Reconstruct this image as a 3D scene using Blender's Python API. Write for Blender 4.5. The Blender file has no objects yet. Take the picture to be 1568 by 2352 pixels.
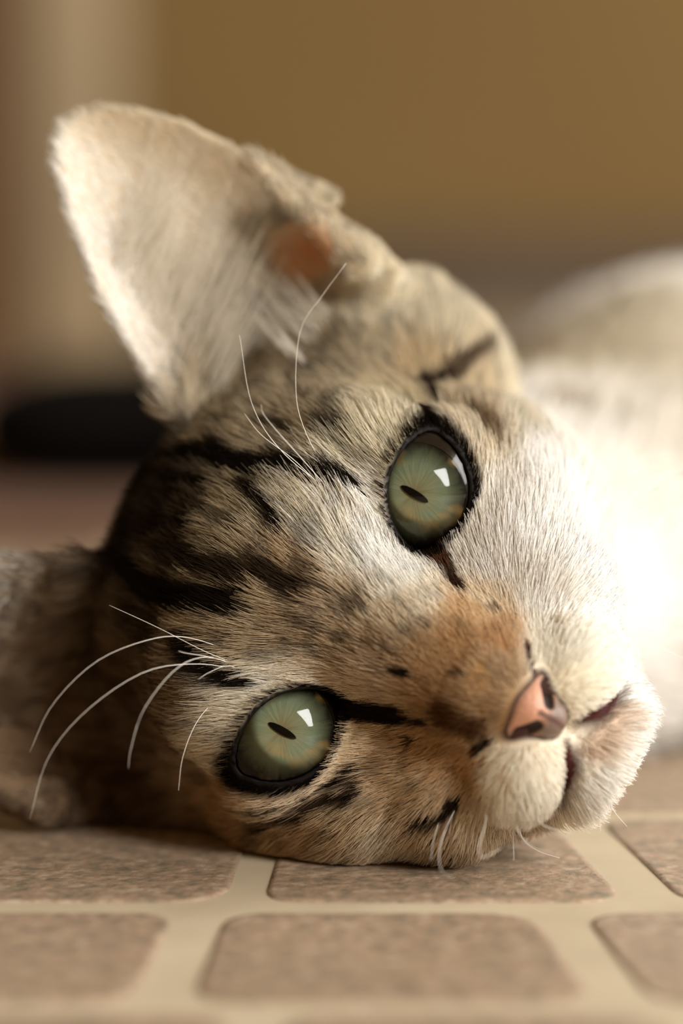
import bpy, bmesh, math, random
import numpy as np
from mathutils import Matrix, Vector

# ================================================================ camera, light, exposure
scene = bpy.context.scene
COL = scene.collection
_cam = bpy.data.cameras.new('camera'); cam = bpy.data.objects.new('camera', _cam); COL.objects.link(cam)
cam.location = (0, 0, 0.0917)
cam.rotation_euler = (math.radians(90-6.34), 0, 0)
_cam.sensor_fit = 'HORIZONTAL'; _cam.sensor_width = 24.0; _cam.lens = 24.0*6535.0/1568.0
_cam.clip_start = 0.01; _cam.clip_end = 50
_cam.dof.use_dof = True; _cam.dof.focus_distance = 0.385; _cam.dof.aperture_fstop = 5.8
scene.camera = cam

scene.view_settings.view_transform = 'Standard'; scene.view_settings.look = 'None'
scene.view_settings.gamma = 1.0; scene.view_settings.use_curve_mapping = False
scene.view_settings.exposure = 0.17
scene.cycles.max_bounces = 6; scene.cycles.diffuse_bounces = 3; scene.cycles.transparent_max_bounces = 8
try:
    scene.cycles_curves.shape = 'RIBBONS'; scene.cycles_curves.subdivisions = 2
except Exception: pass

world = bpy.data.worlds.new('room_light'); scene.world = world; world.use_nodes = True
_bg = world.node_tree.nodes['Background']
_bg.inputs[0].default_value = (1.0, 0.92, 0.82, 1); _bg.inputs[1].default_value = 0.36

def area(name, loc, target, sx, sy, power, col):
    l = bpy.data.lights.new(name, 'AREA'); l.shape = 'RECTANGLE'; l.size = sx; l.size_y = sy; l.energy = power; l.color = col
    o = bpy.data.objects.new(name, l); COL.objects.link(o); o.location = loc
    o.rotation_euler = (Vector(target)-Vector(loc)).to_track_quat('-Z', 'Y').to_euler()
    return o
# daylight from a tall window to the right of the cat
area('window_daylight', (1.40, 0.50, 0.78), (0.0, 0.45, 0.04), 0.95, 0.95, 27, (1.0, 0.98, 0.95))
# an added lamp on the camera side, fills the face and glints in the eyes
area('front_fill', (1.00, -0.82, 0.80), (0.0, 0.40, 0.04), 0.62, 0.80, 43, (1.0, 0.985, 0.96))
# ---------------------------------------------------------------- geometry core (numpy only)
CM = 0.01
CAM_H = 9.17                      # camera height above the floor, cm
CAM_PITCH = math.radians(6.34)
F_PX = 6535.0                     # focal length in pixels of the 1568 x 2352 frame
cp_, sp_ = math.cos(CAM_PITCH), math.sin(CAM_PITCH)
CAM_R = np.array([1.0, 0.0, 0.0]); CAM_F = np.array([0.0, cp_, -sp_]); CAM_U = np.array([0.0, sp_, cp_])
CAM_P = np.array([0.0, 0.0, CAM_H])

# the cat's head: X = the cat's right, Y = out of the nose, Z = crown, cm, origin between the eyes
def rot(axis, deg):
    a = math.radians(deg); c, s = math.cos(a), math.sin(a)
    x, y, z = axis
    return np.array([[c+x*x*(1-c), x*y*(1-c)-z*s, x*z*(1-c)+y*s],
                     [y*x*(1-c)+z*s, c+y*y*(1-c), y*z*(1-c)-x*s],
                     [z*x*(1-c)-y*s, z*y*(1-c)+x*s, c+z*z*(1-c)]])
HEAD_P = np.array([0.270, 38.02, 3.555])          # eye midpoint in the world, cm
ROLL = 30.0
_c, _s = math.cos(math.radians(ROLL)), math.sin(math.radians(ROLL))
HX = -_s*CAM_R - _c*CAM_U
HZ = -_c*CAM_R + _s*CAM_U
HY = -CAM_F
HEAD_M = np.stack([HX, HY, HZ], axis=1)            # columns: head axes in the world
HEAD_M = HEAD_M @ rot((1, 0, 0), -7.0) @ rot((0, 0, 1), 3.0)

def h2w(p): return p @ HEAD_M.T + HEAD_P
def w2h(p): return (p - HEAD_P) @ HEAD_M

def smin(a, b, k):
    h = np.clip(0.5 + 0.5*(b-a)/k, 0, 1)
    return b*(1-h) + a*h - k*h*(1-h)
def smax(a, b, k): return -smin(-a, -b, k)
def ell(x, y, z, c, r):
    ax, ay, az = (x-c[0])/r[0], (y-c[1])/r[1], (z-c[2])/r[2]
    k0 = np.sqrt(ax*ax+ay*ay+az*az)
    k1 = np.sqrt((ax/r[0])**2+(ay/r[1])**2+(az/r[2])**2) + 1e-6
    return k0*(k0-1)/k1
def cap(x, y, z, a, b, ra, rb):
    a = np.array(a, float); b = np.array(b, float); d = b-a; dd = float(d@d)
    t = np.clip(((x-a[0])*d[0]+(y-a[1])*d[1]+(z-a[2])*d[2])/dd, 0, 1).astype(np.float32)
    return np.sqrt((x-a[0]-t*d[0])**2+(y-a[1]-t*d[1])**2+(z-a[2]-t*d[2])**2) - (ra+(rb-ra)*t)
def poly2(u, v, P):
    d = np.full(u.shape, 1e9, np.float32); s = np.ones(u.shape, np.float32)
    n = len(P)
    for i in range(n):
        (ax, ay), (bx, by) = P[i], P[i-1]
        ex, ey = bx-ax, by-ay
        wx, wy = u-ax, v-ay
        t = np.clip((wx*ex+wy*ey)/(ex*ex+ey*ey), 0, 1)
        d = np.minimum(d, (wx-ex*t)**2+(wy-ey*t)**2)
        c1 = v >= ay; c2 = v < by; c3 = ex*wy > ey*wx
        flip = (c1 & c2 & c3) | (~c1 & ~c2 & ~c3)
        s = np.where(flip, -s, s)
    return s*np.sqrt(d)

EYE_C = np.array([1.90, -1.00, 0.0]); EYE_R = 1.0
EYE_TILT = math.radians(25); EYE_A, EYE_B = 0.86, 0.555
_EP = [(0.9, 2.6), (1.25, 3.58), (1.76, 4.65), (2.2, 5.47), (2.9, 6.42), (3.3, 6.90), (3.7, 7.22), (4.05, 7.30), (4.35, 7.2), (4.6, 6.9),
       (4.86, 6.3), (5.02, 5.5), (5.05, 4.66), (4.98, 3.87), (5.0, 2.9), (4.7, 1.6), (2.5, 1.6)]
EAR_POLY = [(u, v if v < 3.5 else 3.5+(v-3.5)*0.87) for u, v in _EP]
EYE_OFF = (0.0, 0.0)
def eye_ab(ax, z):
    u, v = ax-EYE_C[0]-EYE_OFF[0], z-EYE_C[2]-EYE_OFF[1]
    c, s = math.cos(EYE_TILT), math.sin(EYE_TILT)
    return u*c+v*s, -u*s+v*c
def eye_aperture(ax, z):
    """signed distance to the lid opening in the (x, z) plane of the face"""
    a, b = eye_ab(ax, z)
    R = (EYE_A**2+EYE_B**2)/(2*EYE_B); o = R-EYE_B
    d1 = np.sqrt(a*a+(b-o)**2)-R; d2 = np.sqrt(a*a+(b+o)**2)-R
    return smax(d1, d2, 0.10)
def ear_sheet(ax, z):
    t = np.clip((z-2.4)/4.6, 0, 1)
    mid = 2.75+1.40*t; half = 1.95*(1-t)**0.7+0.45
    s = (ax-mid)/half; s = s/np.sqrt(1+0.12*s*s*s*s)
    D = 1.45*(1-t)**1.1+0.18
    return -2.65-0.13*(z-2.4) - D*(1-s*s) - 0.25*s, t
TORSO = None
def set_torso():
    global TORSO
    def W(px, py, depth): 
        p = CAM_P+depth*(CAM_F+(px-784)/F_PX*CAM_R-(py-1176)/F_PX*CAM_U)
        return p
    TORSO = dict(chest=w2h(W(1660, 1240, 56)), hip=w2h(W(2300, 1150, 78)))
set_torso()
FLOOR_N = HEAD_M.T @ np.array([0, 0, 1.0]); FLOOR_D = HEAD_P[2]     # height above floor = n.p + d

def mouth_line(ax, y, z):
    m = cap(ax, y, z, (0, 1.70, -2.60), (0, 1.52, -3.00), 0.030, 0.035)
    m = np.minimum(m, cap(ax, y, z, (0, 1.42, -3.06), (0.45, 1.21, -3.28), 0.090, 0.070))
    return np.minimum(m, cap(ax, y, z, (0.45, 1.21, -3.28), (0.90, 0.80, -3.38), 0.070, 0.035))
def head_only(x, y, z):
    ax = np.sqrt(x*x+0.0004)
    d = ell(ax, y, z, (0, -3.5, 0.60), (3.2, 3.2, 2.55))
    d = smin(d, ell(ax, y, z, (2.05, -2.5, -1.15), (1.65, 2.0, 1.75)), 0.9)
    d = smin(d, ell(ax, y, z, (1.55, -1.25, 0.85), (1.05, 0.85, 0.75)), 0.7)
    d = smin(d, ell(ax, y, z, (1.75, -0.95, -1.45), (1.15, 1.05, 0.9)), 0.6)
    d = smin(d, ell(ax, y, z, (0, -1.6, -2.3), (1.9, 2.0, 1.25)), 0.9)
    d = smin(d, ell(ax, y, z, (1.25, -0.35, -2.35), (1.05, 1.0, 0.85)), 0.6)
    d = smin(d, ell(ax, y, z, (3.25, -4.7, 0.75), (1.65, 1.6, 2.0)), 1.0)
    d = smin(d, cap(ax, y, z, (0, -1.50, 0.9), (0, 0.72, -1.75), 1.12, 0.82), 0.75)
    d = smin(d, ell(ax, y, z, (0.58, 0.62, -2.72), (0.86, 0.90, 0.66)), 0.35)
    d = smin(d, ell(ax, y, z, (0, 1.05, -2.12), (0.52, 0.52, 0.42)), 0.25)
    d = smin(d, ell(ax, y, z, (0, 0.38, -3.47), (0.92, 0.86, 0.62)), 0.14)
    d = smin(d, ell(ax, y, z, (0, -0.7, -3.1), (1.45, 1.4, 0.9)), 0.4)
    # eyeball bulge under the lids, then the lid opening
    e = np.sqrt((ax-EYE_C[0])**2+(y-EYE_C[1])**2+(z-EYE_C[2])**2)
    d = smin(d, e-(EYE_R+0.05), 0.30)
    ap = eye_aperture(ax, z)
    d = smax(d, -np.maximum(ap, -(y+1.6)), 0.05)
    # tear groove at the inner corner
    d = smax(d, -cap(ax, y, z, (1.14, 0.10, -0.40), (0.98, 0.45, -0.95), 0.09, 0.03), 0.10)
    d = smax(d, -mouth_line(ax, y, z), 0.06)
    d = smax(d, -cap(x, y, z, (0.02, 1.48, -3.10), (0.34, 1.30, -3.28), 0.11, 0.10), 0.05)
    return d
def ears_only(x, y, z):
    ax = np.sqrt(x*x+0.0004)
    ys, t = ear_sheet(ax, z)
    e = 0.04
    gx = (ear_sheet(ax+e, z)[0]-ear_sheet(ax-e, z)[0])/(2*e)
    gz = (ear_sheet(ax, z+e)[0]-ear_sheet(ax, z-e)[0])/(2*e)
    th = 0.11-0.03*t
    sh = np.abs(y-ys)/np.sqrt(1+gx*gx+gz*gz)-th
    d = smax(sh, poly2(ax, z, EAR_POLY), 0.10)
    # the pouch on the outer rim and the fold in front of the canal
    d = smin(d, cap(ax, y, z, (5.02, -3.3, 4.15), (5.18, -3.9, 2.9), 0.09, 0.15), 0.15)
    d = smin(d, cap(ax, y, z, (4.78, -2.85, 3.75), (4.5, -3.05, 2.2), 0.09, 0.28), 0.25)
    d = smin(d, cap(ax, y, z, (4.55, -3.2, 2.2), (4.35, -4.3, 1.3), 0.16, 0.6), 0.5)
    return d
def body_only(x, y, z):
    c, h = TORSO['chest'], TORSO['hip']
    d = cap(x, y, z, (0, -4.0, -0.6), c*0.8+np.array([0, 0, 0.0]), 2.6, 3.6)
    W = (x, y, z)
    # chest and belly in the floor frame
    P = np.stack(np.broadcast_arrays(x, y, z), -1)
    wx = P @ (HEAD_M.T @ np.array([1, 0, 0.0])).astype(np.float32)
    wy = P @ (HEAD_M.T @ np.array([0, 1.0, 0])).astype(np.float32)
    wz = P @ (HEAD_M.T @ np.array([0, 0, 1.0])).astype(np.float32)
    cw, hw = HEAD_M @ c, HEAD_M @ h
    d = smin(d, ell(wx, wy, wz, cw, (5.8, 9.0, 5.0)), 2.0)
    d = smin(d, ell(wx, wy, wz, hw, (7.0, 10.0, 5.2)), 3.0)
    return d
def cat_sdf(x, y, z):
    x, y, z = (np.asarray(v, np.float32) for v in (x, y, z))
    d = head_only(x, y, z)
    d = smin(d, ears_only(x, y, z), 0.35)
    d = smin(d, body_only(x, y, z), 0.8)
    f = x*FLOOR_N[0]+y*FLOOR_N[1]+z*FLOOR_N[2]+FLOOR_D
    return smax(d, 0.10-f, 0.25)
def sdf_pts(p, f=cat_sdf): return f(p[:, 0], p[:, 1], p[:, 2])
def sdf_grad(p, f=cat_sdf, e=0.02):
    g = np.empty_like(p)
    for i in range(3):
        q = p.copy(); q[:, i] += e; r = p.copy(); r[:, i] -= e
        g[:, i] = sdf_pts(q, f)-sdf_pts(r, f)
    return g/(np.linalg.norm(g, axis=1, keepdims=True)+1e-9)

def surface_nets(f, X, Y, Z):
    """iso-surface of f on a rectilinear grid: vertices and quads"""
    nx, ny, nz = len(X), len(Y), len(Z)
    V = np.empty((nx, ny, nz), np.float32)
    Yg, Zg = np.meshgrid(Y, Z, indexing='ij')
    st = 24
    for i in range(0, nx, st):
        xs = X[i:i+st]
        xx = np.broadcast_to(xs[:, None, None], (len(xs), ny, nz)).astype(np.float32)
        V[i:i+st] = f(xx, np.broadcast_to(Yg, xx.shape).astype(np.float32), np.broadcast_to(Zg, xx.shape).astype(np.float32))
    S = V < 0
    cnt = np.zeros((nx-1, ny-1, nz-1), np.int8)
    for a in (0, 1):
        for b in (0, 1):
            for c in (0, 1):
                cnt += S[a:nx-1+a, b:ny-1+b, c:nz-1+c]
    act = (cnt > 0) & (cnt < 8)
    I, J, K = np.nonzero(act)
    idx = np.full(act.shape, -1, np.int32); idx[I, J, K] = np.arange(len(I))
    acc = np.zeros((len(I), 3)); n = np.zeros(len(I))
    C = [(a, b, c) for a in (0, 1) for b in (0, 1) for c in (0, 1)]
    for (a, b, c) in C:
        for ax in range(3):
            q = [a, b, c]
            if q[ax]: continue
            q[ax] = 1
            v0 = V[I+a, J+b, K+c]; v1 = V[I+q[0], J+q[1], K+q[2]]
            m = (v0 < 0) != (v1 < 0)
            t = np.where(m, v0/np.where(m, v0-v1, 1), 0)
            p0 = np.stack([X[I+a], Y[J+b], Z[K+c]], 1); p1 = np.stack([X[I+q[0]], Y[J+q[1]], Z[K+q[2]]], 1)
            acc += np.where(m[:, None], p0+(p1-p0)*t[:, None], 0); n += m
    P = acc/n[:, None]
    F = []
    for ax in range(3):
        o = [0, 0, 0]; o[ax] = 1
        A = S[:nx-o[0], :ny-o[1], :nz-o[2]]; B = S[o[0]:, o[1]:, o[2]:]
        i, j, k = np.nonzero(A != B)
        b1, b2 = [(1, 2), (2, 0), (0, 1)][ax]
        g = np.stack([i, j, k], 1)
        ok = (g[:, b1] > 0) & (g[:, b2] > 0) & (g[:, b1] < [nx, ny, nz][b1]-1) & (g[:, b2] < [nx, ny, nz][b2]-1)
        g = g[ok]
        def cell(d1, d2):
            h = g.copy(); h[:, b1] -= d1; h[:, b2] -= d2
            return idx[h[:, 0], h[:, 1], h[:, 2]]
        q = np.stack([cell(1, 1), cell(0, 1), cell(0, 0), cell(1, 0)], 1)
        flip = B[g[:, 0], g[:, 1], g[:, 2]]
        q[flip] = q[flip][:, ::-1]
        F.append(q)
    return P, np.concatenate(F)
def steps(segs):
    out = [segs[0][0]]
    for a, b, h in segs:
        n = max(1, int(round((b-a)/h))); out += list(a+(b-a)*np.arange(1, n+1)/n)
    return np.array(out)
# ================================================================ helpers
def s2l(c):
    c = np.asarray(c, float)/255.0
    return np.where(c <= 0.04045, c/12.92, ((c+0.055)/1.055)**2.4)
def rgb(r, g, b): return tuple(s2l((r, g, b)))+(1.0,)
def new_mat(name):
    m = bpy.data.materials.new(name); m.use_nodes = True
    nt = m.node_tree; b = nt.nodes['Principled BSDF']
    return m, nt, b
def N(nt, t, **kw):
    n = nt.nodes.new(t)
    for k, v in kw.items(): setattr(n, k, v)
    return n
def ramp(nt, src, stops):
    r = N(nt, 'ShaderNodeValToRGB')
    e = r.color_ramp.elements
    while len(e) < len(stops): e.new(0.5)
    for i, (p, c) in enumerate(stops): e[i].position = p; e[i].color = c
    nt.links.new(src, r.inputs[0]); return r.outputs[0]
def mesh_obj(name, V, F, mat=None, parent=None, smooth=True, loc=None):
    me = bpy.data.meshes.new(name)
    V = np.asarray(V, float); 
    if isinstance(F, np.ndarray):
        me.vertices.add(len(V)); me.vertices.foreach_set('co', V.astype(np.float32).ravel())
        k = F.shape[1]
        me.loops.add(F.size); me.loops.foreach_set('vertex_index', F.astype(np.int32).ravel())
        me.polygons.add(len(F)); me.polygons.foreach_set('loop_start', np.arange(0, F.size, k, dtype=np.int32))
        me.update(calc_edges=True); me.validate()
    else:
        me.from_pydata([tuple(v) for v in V], [], F); me.update()
    if smooth: me.polygons.foreach_set('use_smooth', np.ones(len(me.polygons), bool))
    if mat: me.materials.append(mat)
    o = bpy.data.objects.new(name, me); COL.objects.link(o)
    if parent: o.parent = parent
    if loc is not None: o.location = loc
    return o
def tag(o, label=None, cat=None, group=None, kind=None):
    if label: o['label'] = label
    if cat: o['category'] = cat
    if group: o['group'] = group
    if kind: o['kind'] = kind
    return o
rng = np.random.default_rng(7)
# ================================================================ the room
m_grout, nt, b = new_mat('cream_grout')
tc = N(nt, 'ShaderNodeTexCoord')
n1 = N(nt, 'ShaderNodeTexNoise'); n1.inputs['Scale'].default_value = 60; n1.inputs['Detail'].default_value = 6
nt.links.new(tc.outputs['Object'], n1.inputs['Vector'])
nt.links.new(ramp(nt, n1.outputs['Fac'], [(0.3, rgb(182, 166, 138)), (0.7, rgb(196, 180, 152))]), b.inputs['Base Color'])
b.inputs['Roughness'].default_value = 0.55
bu = N(nt, 'ShaderNodeBump'); bu.inputs['Strength'].default_value = 0.15; bu.inputs['Distance'].default_value = 0.0005
nt.links.new(n1.outputs['Fac'], bu.inputs['Height']); nt.links.new(bu.outputs[0], b.inputs['Normal'])

m_stone, nt, b = new_mat('mottled_stone')
tc = N(nt, 'ShaderNodeTexCoord'); gi = N(nt, 'ShaderNodeObjectInfo')
n1 = N(nt, 'ShaderNodeTexNoise'); n1.inputs['Scale'].default_value = 340; n1.inputs['Detail'].default_value = 8; n1.inputs['Roughness'].default_value = 0.7
n2 = N(nt, 'ShaderNodeTexNoise'); n2.inputs['Scale'].default_value = 60; n2.inputs['Detail'].default_value = 5
n3 = N(nt, 'ShaderNodeTexNoise'); n3.inputs['Scale'].default_value = 620; n3.inputs['Detail'].default_value = 3
geo = N(nt, 'ShaderNodeNewGeometry')
for n in (n1, n2, n3): nt.links.new(geo.outputs['Position'], n.inputs['Vector'])
c1 = ramp(nt, n1.outputs['Fac'], [(0.36, rgb(104, 95, 80)), (0.45, rgb(140, 124, 103)), (0.53, rgb(168, 137, 112)), (0.62, rgb(184, 168, 145))])
c2 = ramp(nt, n2.outputs['Fac'], [(0.35, rgb(146, 130, 108)), (0.6, rgb(164, 142, 118))])
mx = N(nt, 'ShaderNodeMix', data_type='RGBA'); mx.inputs[0].default_value = 0.30
nt.links.new(c1, mx.inputs[6]); nt.links.new(c2, mx.inputs[7])
nt.links.new(mx.outputs[2], b.inputs['Base Color'])
b.inputs['Roughness'].default_value = 0.42
bu = N(nt, 'ShaderNodeBump'); bu.inputs['Strength'].default_value = 0.5; bu.inputs['Distance'].default_value = 0.0006
nt.links.new(n3.outputs['Fac'], bu.inputs['Height']); nt.links.new(bu.outputs[0], b.inputs['Normal'])

def plain(name, c, rough=0.6, c2=None, scale=8.0):
    m, nt, b = new_mat(name)
    tc = N(nt, 'ShaderNodeTexCoord'); n = N(nt, 'ShaderNodeTexNoise'); n.inputs['Scale'].default_value = scale; n.inputs['Detail'].default_value = 4
    nt.links.new(tc.outputs['Object'], n.inputs['Vector'])
    c2 = c2 or tuple(0.9*v for v in c)
    nt.links.new(ramp(nt, n.outputs['Fac'], [(0.35, rgb(*c)), (0.65, rgb(*c2))]), b.inputs['Base Color'])
    b.inputs['Roughness'].default_value = rough
    return m

def boxm(x0, x1, y0, y1, z0, z1):
    V = [(x, y, z) for x in (x0, x1) for y in (y0, y1) for z in (z0, z1)]
    F = [(0, 1, 3, 2), (4, 6, 7, 5), (0, 4, 5, 1), (2, 3, 7, 6), (0, 2, 6, 4), (1, 5, 7, 3)]
    return V, F
def bevel_box(name, x0, x1, y0, y1, z0, z1, mat, parent=None, bev=0.004):
    V, F = boxm(x0, x1, y0, y1, z0, z1)
    bm = bmesh.new(); vs = [bm.verts.new(v) for v in V]
    for f in F: bm.faces.new([vs[i] for i in f])
    bmesh.ops.recalc_face_normals(bm, faces=bm.faces)
    if bev: bmesh.ops.bevel(bm, geom=list(bm.edges), offset=bev, segments=2, affect='EDGES', profile=0.5)
    me = bpy.data.meshes.new(name); bm.to_mesh(me); bm.free(); me.materials.append(mat)
    o = bpy.data.objects.new(name, me); COL.objects.link(o)
    if parent: o.parent = parent
    return o

floor = mesh_obj('floor', *boxm(-2.2, 2.6, -0.9, 2.32, -0.05, 0.0), m_grout, smooth=False)
tag(floor, kind='structure')

def stone(name, quad, bev=0.12, h=0.03, rad=0.75, seed=0):
    """one rounded floor stone: quad = four corners on the floor (cm), anticlockwise"""
    r = random.Random(seed)
    Q = [np.array(q, float) for q in quad]; out = []
    for i in range(4):
        p, a, c = Q[i], Q[i-1], Q[(i+1) % 4]
        va, vc = (a-p), (c-p); la, lc = np.linalg.norm(va), np.linalg.norm(vc)
        k = min(rad*r.uniform(0.75, 1.25), 0.4*la, 0.4*lc)
        A, C = p+va/la*k, p+vc/lc*k
        for t in (0, .2, .4, .6, .8, 1): out.append((1-t)**2*A+2*t*(1-t)*p+t*t*C)
    O = np.array(out); ctr = O.mean(0)
    n = len(O); V = []; F = []
    for s, z in ((0.0, -0.02), (0.25, h*0.75), (1.0, h)):
        d = ctr-O; d /= np.linalg.norm(d, axis=1, keepdims=True)
        R = O+d*bev*s
        V += [(x*CM, y*CM, z*CM) for x, y in R]
    for k in range(2):
        for i in range(n):
            j = (i+1) % n
            F.append((k*n+i, k*n+j, (k+1)*n+j, (k+1)*n+i))
    F.append(tuple(range(2*n, 3*n)))
    me = bpy.data.meshes.new('floor_stone'); me.from_pydata(V, [], F); me.update()
    for p in me.polygons: p.use_smooth = len(p.vertices) == 4
    me.materials.append(m_stone)
    o = bpy.data.objects.new('floor_stone', me); COL.objects.link(o); o.parent = floor
    return o
# rows towards the camera: (far y, near y, joint centre x at far edge, joint centre x at near edge, half joint) measured on the floor, cm
ROWS = [(41.25, 36.30, [(-6.6, -6.9), (-1.03, -1.27), (3.42, 4.10), (9.0, 9.8)], [.24, .24, .36, .3]),
        (35.75, 31.62, [(-7.6, -7.4), (-1.80, -2.06), (2.76, 3.24), (7.6, 8.2)], [.24, .32, .31, .3]),
        (31.20, 26.80, [(-6.0, -6.1), (-0.9, -1.0), (3.9, 4.2), (9.0, 9.2)], [.28]*4),
        (26.40, 22.00, [(-8, -8), (-3.0, -3.0), (2.0, 2.1), (7, 7)], [.28]*4)]
k = 0
for y0, y1, J, hw in ROWS:
    J = [(J[0][0]-5.6, J[0][1]-5.8)]+J+[(J[-1][0]+5.2, J[-1][1]+5.4)]; hw = [.28]+hw+[.28]
    J = [(J[0][0]-5.6, J[0][1]-5.8)]+J+[(J[-1][0]+5.2, J[-1][1]+5.4)]; hw = [.28]+hw+[.28]
    for i in range(len(J)-1):
        a, c = J[i], J[i+1]
        stone('s', [(a[1]+hw[i], y1), (c[1]-hw[i+1], y1), (c[0]-hw[i+1], y0), (a[0]+hw[i], y0)], seed=k); k += 1
rr = random.Random(3)
y = 41.75; row = 0
while y < 150:
    y1 = y; y0 = y+4.95
    half = 9+0.135*y0; off = (0.0 if row % 2 else 2.6)+rr.uniform(-.4, .4)
    x = -half+off
    while x < half:
        w = 5.2+rr.uniform(-.35, .35)
        stone('s', [(x+.26, y1), (x+w-.26, y1), (x+w-.2, y0-.45), (x+.2, y0-.45)], seed=k); k += 1; x += w
    y += 4.95; row += 1

m_wall = plain('tan_wall_paint', (138, 109, 60), 0.8, (132, 103, 55), 3)
wall = bevel_box('wall_back', -2.2, 2.6, 2.22, 2.32, 0, 2.4, m_wall, bev=0); tag(wall, kind='structure')
m_base = plain('greyish_baseboard', (96, 77, 55), 0.6)
bb = bevel_box('baseboard_back', -2.2, 2.6, 2.20, 2.22, 0.0, 0.062, m_base, bev=0.002); tag(bb, kind='structure')
# pale door post with a brown door leaf beside it, on the left
m_post = plain('pale_post_paint', (164, 142, 108), 0.7); m_leaf = plain('brown_door_wood', (124, 90, 52), 0.6, (116, 84, 48), 20)
post = bevel_box('trim_1', -0.174, -0.122, 1.56, 1.63, 0, 2.1, m_post, bev=0.006); tag(post, kind='structure')
door = bevel_box('door_1', -1.19, -0.174, 1.58, 1.62, 0.006, 2.1, m_leaf, bev=0.003); tag(door, kind='structure')
wl = bevel_box('wall_left', -1.30, -1.20, -0.9, 2.22, 0, 2.4, m_wall, bev=0); tag(wl, kind='structure')
m_ceil = plain('ceiling_paint', (200, 185, 160), 0.9)
ce = bevel_box('ceiling', -1.30, 2.6, -1.0, 2.32, 2.4, 2.46, m_ceil, bev=0); tag(ce, kind='structure')
wf = bevel_box('wall_front', -1.30, 2.6, -1.0, -0.9, 0, 2.4, m_wall, bev=0); tag(wf, kind='structure')
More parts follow.
